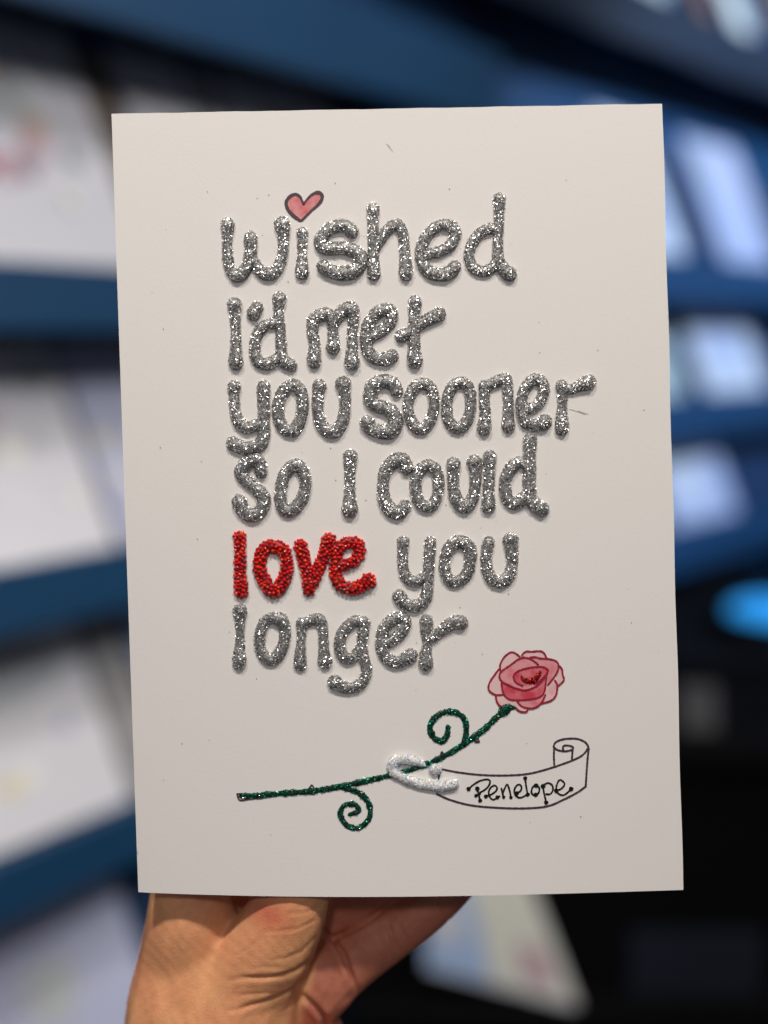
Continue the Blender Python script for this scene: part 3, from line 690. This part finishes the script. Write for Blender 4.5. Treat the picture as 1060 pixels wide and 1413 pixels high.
def rack(name, origin, az, heights, length, lean, label, blue, x_start=0.0, lip_h=0.05, start_panel=True, end_panel=True, D=0.21, top_lip=None, top_drop=0.0):
    """tiered card rack. local x along the rack, y up, z towards the customer; heights are the card ledges"""
    w = Vector((math.sin(az), math.cos(az), 0)); nrm = Vector((math.cos(az), -math.sin(az), 0)); up = Vector((0, 0, 1))
    Mx = Matrix(((w.x, up.x, nrm.x, origin[0]), (w.y, up.y, nrm.y, origin[1]), (w.z, up.z, nrm.z, origin[2]), (0, 0, 0, 1)))
    root = empty(name, mat=Mx); tag(root, label, 'display rack')
    top = max(heights) + 0.30
    bm_obj('back_panel', box_mesh((x_start, 0.004, -D - 0.02), (length, top, -D - 0.002), 0.001), blue, root)
    bm_obj('side_panel', box_mesh((x_start - 0.024, 0.004, -D - 0.02), (x_start - 0.002, top, 0.0), 0.001), blue, root) if start_panel else None
    bm_obj('side_panel', box_mesh((length + 0.002, 0.004, -D - 0.02), (length + 0.024, top, 0.0), 0.001), blue, root) if end_panel else None
    for h in heights:
        bm_obj('shelf', box_mesh((x_start, h - 0.018, -D), (length, h, -0.002), 0.0008), blue, root)
        bm_obj('shelf_lip', box_mesh((x_start, h - lip_h - (top_drop if h == max(heights) else 0), 0.0), (length, h + 0.006, 0.012), 0.001), (top_lip if top_lip and h == max(heights) else blue), root)
        rp = bm_obj('rest_panel', box_mesh((x_start + 0.002, 0.0, -0.012), (length - 0.002, 0.20, -0.004), 0.0008), M['navy'], root)
        rp.location = (0, h + 0.006, -0.022); rp.rotation_euler = (-lean, 0, 0)
    return root, Mx
def on_rack(Mx, x, h, lean, z=-0.012, yaw=0.0):
    return Mx @ Matrix.Translation((x, h + 0.003, z)) @ Matrix.Rotation(-lean, 4, 'X') @ Matrix.Rotation(yaw, 4, 'Z')

AZ = R(38.7); LEAN = R(27)
# left rack: the front plane runs 0.75 m to the left of the camera
w1 = Vector((math.sin(AZ), math.cos(AZ), 0)); n1 = Vector((math.cos(AZ), -math.sin(AZ), 0))
O1 = -n1 * 0.818                                   # foot of the perpendicular from the camera
HT1 = [1.850, 1.553, 1.298, 1.042, 0.786, 0.53]
X0 = 0.20; X1 = 1.25
r1, M1 = rack('card_rack', (O1.x, O1.y, 0), AZ, HT1, X1, LEAN, 'blue tiered card rack on the left, running away behind the held card', M['blue'], X0, 0.05, True, False, 0.13, None, 0.032)
def x_at(px):    # where a photo column meets the front of the left rack
    d = Vector(((px - CX), F * math.cos(PITCH) + 246 * math.sin(PITCH), 0))
    t = 0.818 / (-(d.dot(n1))); p = d * t
    return p.dot(w1)
G1 = 'greeting cards displayed on the left rack'
def put1(px0, px1, row, height, colour, motifs, label, z=-0.012):
    return shop_card(on_rack(M1, x_at(px0), HT1[row], LEAN, z), x_at(px1) - x_at(px0) - 0.004, height, colour, motifs, label, G1)
wreath = [(0.44 + 0.21 * math.cos(a), 0.56 + 0.19 * math.sin(a), 0.06, c, 1.2, a) for a, c in zip(np.linspace(0.4, 6.2, 13), ['mist', 'slate', 'peach', 'slate', 'mist', 'sage', 'mist', 'peach', 'rose', 'blush', 'blush', 'blush', 'peach'])]
put1(-70, 225, 1, 0.262, 'white', wreath + [(0.40, 0.60, 0.09, 'mist', 1.4, 0.3), (0.36, 0.52, 0.05, 'slate', 1, 0), (0.70, 0.27, 0.055, 'painted_glint', 0.5, 0.6), (0.80, 0.45, 0.05, 'slate', 1, 0), (0.48, 0.80, 0.05, 'slate', 1, 0), (0.62, 0.66, 0.05, 'sage', 1, 0), (0.56, 0.40, 0.045, 'slate', 1.4, 0.5), (0.34, 0.70, 0.05, 'grey', 1, 0)], 'large white card with a grey and pink floral wreath, top left of the photo')
put1(230, 268, 1, 0.262, 'kraft', [(0.5, 0.6, 0.2, 'dark', 1, 0)], 'narrow brown strip put in for the dark gap beside the white wreath card', -0.02)  # added as a dark strip where a shaded gap parts two cards
put1(274, 372, 1, 0.258, 'white', [(0.3, 0.80, 0.10, 'peach', 1, 0), (0.7, 0.78, 0.10, 'sage', 1, 0)], 'white card with peach and green spots above the held card')
put1(378, 410, 1, 0.258, 'mist', [(0.5, 0.8, 0.2, 'grey', 1, 0)], 'narrow pale grey card above the held card')
put1(416, 590, 1, 0.258, 'white', [(0.3, 0.8, 0.08, 'peach', 1, 0), (0.6, 0.75, 0.1, 'lilac', 1, 0)], 'white card at the far end of the row above the held card')
put1(-75, 165, 2, 0.215, 'white', [(0.26, 0.60, 0.07, 'rose', 1.3, 0), (0.40, 0.50, 0.06, 'sage', 1, 0), (0.55, 0.48, 0.055, 'painted_glint', 1, 0), (0.70, 0.52, 0.06, 'mist', 1, 0), (0.82, 0.82, 0.10, 'slate', 0.8, 0), (0.84, 0.25, 0.06, 'painted_glint', 0.5, 0.5), (0.48, 0.62, 0.05, 'blush', 1, 0)], 'white card with red and green flowers, left edge beneath the wide blue shelf')
put1(170, 300, 2, 0.215, 'lilac', [(0.16, 0.50, 0.10, 'gold', 0.6, 0.5), (0.22, 0.32, 0.10, 'painted_glint', 0.6, 0.5), (0.3, 0.12, 0.09, 'gold', 0.7, 0.4)], 'lilac card with pale gold ribbon shapes, just left of the held card')
put1(-85, 172, 3, 0.200, 'white', [(0.35, 0.26, 0.05, 'gold', 1.2, 0), (0.46, 0.28, 0.04, 'painted_glint', 1, 0), (0.5, 0.78, 0.22, 'mist', 1.5, 0), (0.75, 0.45, 0.05, 'lilac', 1, 0)], 'white card with small yellow dots, left edge of the third row')
put1(178, 236, 3, 0.215, 'grey', [(0.5, 0.7, 0.25, 'mist', 1, 0)], 'narrow grey card right of the white card with yellow dots', -0.016)
put1(242, 420, 3, 0.215, 'pale_blue', [(0.5, 0.5, 0.2, 'white', 1, 0)], 'pale blue card peeping out at the left side of the held card')
put1(-90, 205, 4, 0.205, 'lilac', [(0.5, 0.4, 0.15, 'mist', 1, 0)], 'pale lilac card in the bottom left corner')

# right rack, further off
AZ2 = R(43.3)
w2 = Vector((math.sin(AZ2), math.cos(AZ2), 0)); n2 = Vector((math.cos(AZ2), -math.sin(AZ2), 0))
def ray_h(px): return Vector(((px - CX), F * math.cos(PITCH) + 246 * math.sin(PITCH), 0))
ref = ray_h(1060) * (2.1 / 1520)                   # the rack front passes here at the right edge of the photo
D2 = -ref.dot(n2); O2 = -n2 * D2
HT2 = [2.00, 1.62, 1.39, 1.16]
xs2 = lambda px: (ray_h(px) * (D2 / -(ray_h(px).dot(n2)))).dot(w2)
r2, M2 = rack('card_rack', (O2.x, O2.y, 0), AZ2, HT2, xs2(1160), R(24), 'far blue tiered card rack to the right of the held card', M['blue'], xs2(545), 0.070, False, True, 0.115, M['slate_paint'])
G2 = 'greeting cards displayed on the far right rack'
def put2(px0, row, width, height, colour, motifs, label, z=-0.012):
    return shop_card(on_rack(M2, xs2(px0), HT2[row], R(24), z), width, height, colour, motifs, label, G2)

put2(890, 1, 0.155, 0.285, 'white', [(0.3, 0.75, 0.15, 'rose', 1, 0), (0.5, 0.3, 0.25, 'lilac', 1, 0)], 'white card with a faint red spot, just right of the held card')
put2(1005, 1, 0.22, 0.285, 'lilac', [(0.35, 0.7, 0.25, 'mist', 0.6, 0)], 'tall lilac card at the right edge of the photo')
put2(880, 2, 0.19, 0.20, 'sage', [(0.4, 0.4, 0.2, 'mist', 1, 0)], 'sage green card on the second shelf right of the held card')
put2(990, 2, 0.25, 0.205, 'white', [(0.5, 0.5, 0.25, 'lilac', 1, 0)], 'wide white card on the second shelf at the right edge')
put2(905, 3, 0.075, 0.16, 'sage', [(0.5, 0.4, 0.3, 'gold', 1, 0)], 'small sage card with a yellow spot low on the right')
put2(950, 3, 0.25, 0.21, 'lilac', [(0.4, 0.5, 0.3, 'white', 1, 0)], 'bluish lilac card low at the right edge')
put2(720, 0, 0.24, 0.22, 'white', [(0.3, 0.3, 0.15, 'cream', 1, 0), (0.75, 0.5, 0.15, 'lilac', 1, 0)], 'white card above the blue beam, nearest the photo centre')
put2(880, 0, 0.10, 0.22, 'cream', [(0.5, 0.5, 0.2, 'white', 1, 0)], 'cream card above the beam, left of the brown one')
put2(965, 0, 0.045, 0.24, 'tan', [(0.5, 0.5, 0.3, 'kraft', 1, 0)], 'narrow brown card above the beam in the top right')
put2(1008, 0, 0.08, 0.24, 'cream', [(0.5, 0.6, 0.2, 'white', 1, 0)], 'cream card above the beam, right of the brown one')
put2(1085, 0, 0.12, 0.24, 'kraft', [(0.5, 0.5, 0.2, 'tan', 1, 0)], 'kraft brown card at the top right corner')

# glowing lamp on the far right
def led_lamp(p, label):
    root = empty('display_lamp', loc=p); tag(root, label, 'lamp')
    bm = bmesh.new(); bmesh.ops.create_cone(bm, cap_ends=True, segments=32, radius1=0.10, radius2=0.085, depth=0.03)
    for v in bm.verts: v.co.z += 0.015
    bm_obj('housing', bm, M['dark'], root)
    m, n, l, pr = new_mat('blue_glow'); pr.inputs['Base Color'].default_value = (0.02, 0.2, 0.5, 1)
    pr.inputs['Emission Color'].default_value = (0.03, 0.42, 1.0, 1); pr.inputs['Emission Strength'].default_value = 0.6
    bm = bmesh.new(); bmesh.ops.create_uvsphere(bm, u_segments=32, v_segments=16, radius=0.070)
    for v in bm.verts: v.co.z = v.co.z * 0.33 + 0.031
    bm_obj('lens', bm, m, root, True)
    return root
def world_pt(px, py, dist):
    d = CM.to_3x3() @ Vector(((px - CX) / F, -(py - CY) / F, -1)); return CM.translation + d * dist
pl = world_pt(1066, 874, 1.7)
plinth = empty('display_plinth', loc=(pl.x + 0.15, pl.y + 0.1, 0)); tag(plinth, 'black display plinth at the right carrying a glowing blue lamp', 'plinth')
bm_obj('top', box_mesh((-0.42, -0.26, pl.z - 0.03), (0.42, 0.30, pl.z), 0.003), M['dark'], plinth)
bm_obj('cabinet', box_mesh((-0.40, -0.24, 0.004), (0.40, 0.28, pl.z - 0.032), 0.003), M['dark'], plinth)
led_lamp((pl.x, pl.y, pl.z + 0.001), 'glowing blue domed lamp standing on the black plinth')

M['door'] = mat('dark_blue_door', (0.003, 0.007, 0.018), 0.7)
# black cabinet below, with a leaflet propped on its ledge
c0 = world_pt(990, 1035, 1.12); y0 = c0.y
cab = empty('display_cabinet', loc=(0, y0, 0)); tag(cab, 'black display cabinet filling the bottom right of the photo', 'cabinet')
xl = world_pt(478, 1300, 1.05).x
bm_obj('cabinet_body', box_mesh((xl, 0, 0.004), (1.6, 0.22, c0.z - 0.02), 0.003), M['dark'], cab)
bm_obj('cabinet_top', box_mesh((xl - 0.01, -0.012, c0.z - 0.018), (1.61, 0.23, c0.z), 0.003), M['dark'], cab)
dl = world_pt(700, 1408, 1) - CM.translation; lz = (CM.translation + dl * ((y0 - 0.055) / dl.y)).z
bm_obj('ledge', box_mesh((xl, -0.055, lz - 0.015), (1.6, -0.002, lz - 0.001), 0.002), M['dark'], cab)
bm_obj('blue_door', box_mesh((0.26, -0.010, 0.05), (0.40, -0.0015, c0.z - 0.20), 0.001), M['door'], cab)
def leaflet():
    pc = [(585, 1150), (712, 1165), (800, 1393), (588, 1337)]
    root = empty('leaflet', loc=(0, 0, 0)); tag(root, 'white leaflet with blue and beige patches, propped on the black cabinet below the held card', 'leaflet')
    pts = []
    for px, py in pc:
        d = world_pt(px, py, 1) - CM.translation
        t = (y0 - 0.030 + 0.00010 * (1393 - py)) / d.y; pts.append(CM.translation + d * t)
    a = (pts[1] - pts[0]); n_ = (pts[2] - pts[3]).cross(pts[0] - pts[3]).normalized()
    V = [p for p in pts] + [p - n_ * 0.0012 for p in pts]
    mesh_obj('sheet', V, [(0, 1, 2, 3), (7, 6, 5, 4), (0, 4, 5, 1), (1, 5, 6, 2), (2, 6, 7, 3), (3, 7, 4, 0)], stock('white', COLS['white']), root)
    bl_ = lambda u, v: (pts[3] * (1 - u) + pts[2] * u) * (1 - v) + (pts[0] * (1 - u) + pts[1] * u) * v
    for k, (u0, v0, u1, v1, c) in enumerate([(0.0, 0.02, 0.42, 0.98, 'pale_blue'), (0.44, 0.05, 0.98, 0.97, 'cream'), (0.68, 0.10, 0.90, 0.35, 'blush'), (0.40, 0.45, 0.55, 0.75, 'cream'), (0.05, 0.25, 0.28, 0.6, 'white')]):
        q = [bl_(u0, v0), bl_(u1, v0), bl_(u1, v1), bl_(u0, v1)]
        mesh_obj('printed_patch', [p_ + n_ * (0.0004 + 0.0003 * k) for p_ in q], [(0, 1, 2, 3)], stock(c, COLS[c]), root)
leaflet()

ct = world_pt(985, 1035, 1.12)
shop_card(Matrix.Translation((ct.x - 0.02, y0 + 0.05, c0.z + 0.001)) @ Matrix.Rotation(R(75), 4, 'X'), 0.040, 0.05, 'smoke', [], 'small grey card standing on the black cabinet right of the held card', None)
for reg, st in (('A', [[(955, -165), (975, -140)], [(965, -160), (990, -120)]]), ('D', [[(900, 190), (935, 200), (965, 212)], [(935, 196), (975, 210)]])):
    ink('pencil_scratch', reg, st, M['pencil'], 0.0001, card, 1.0)
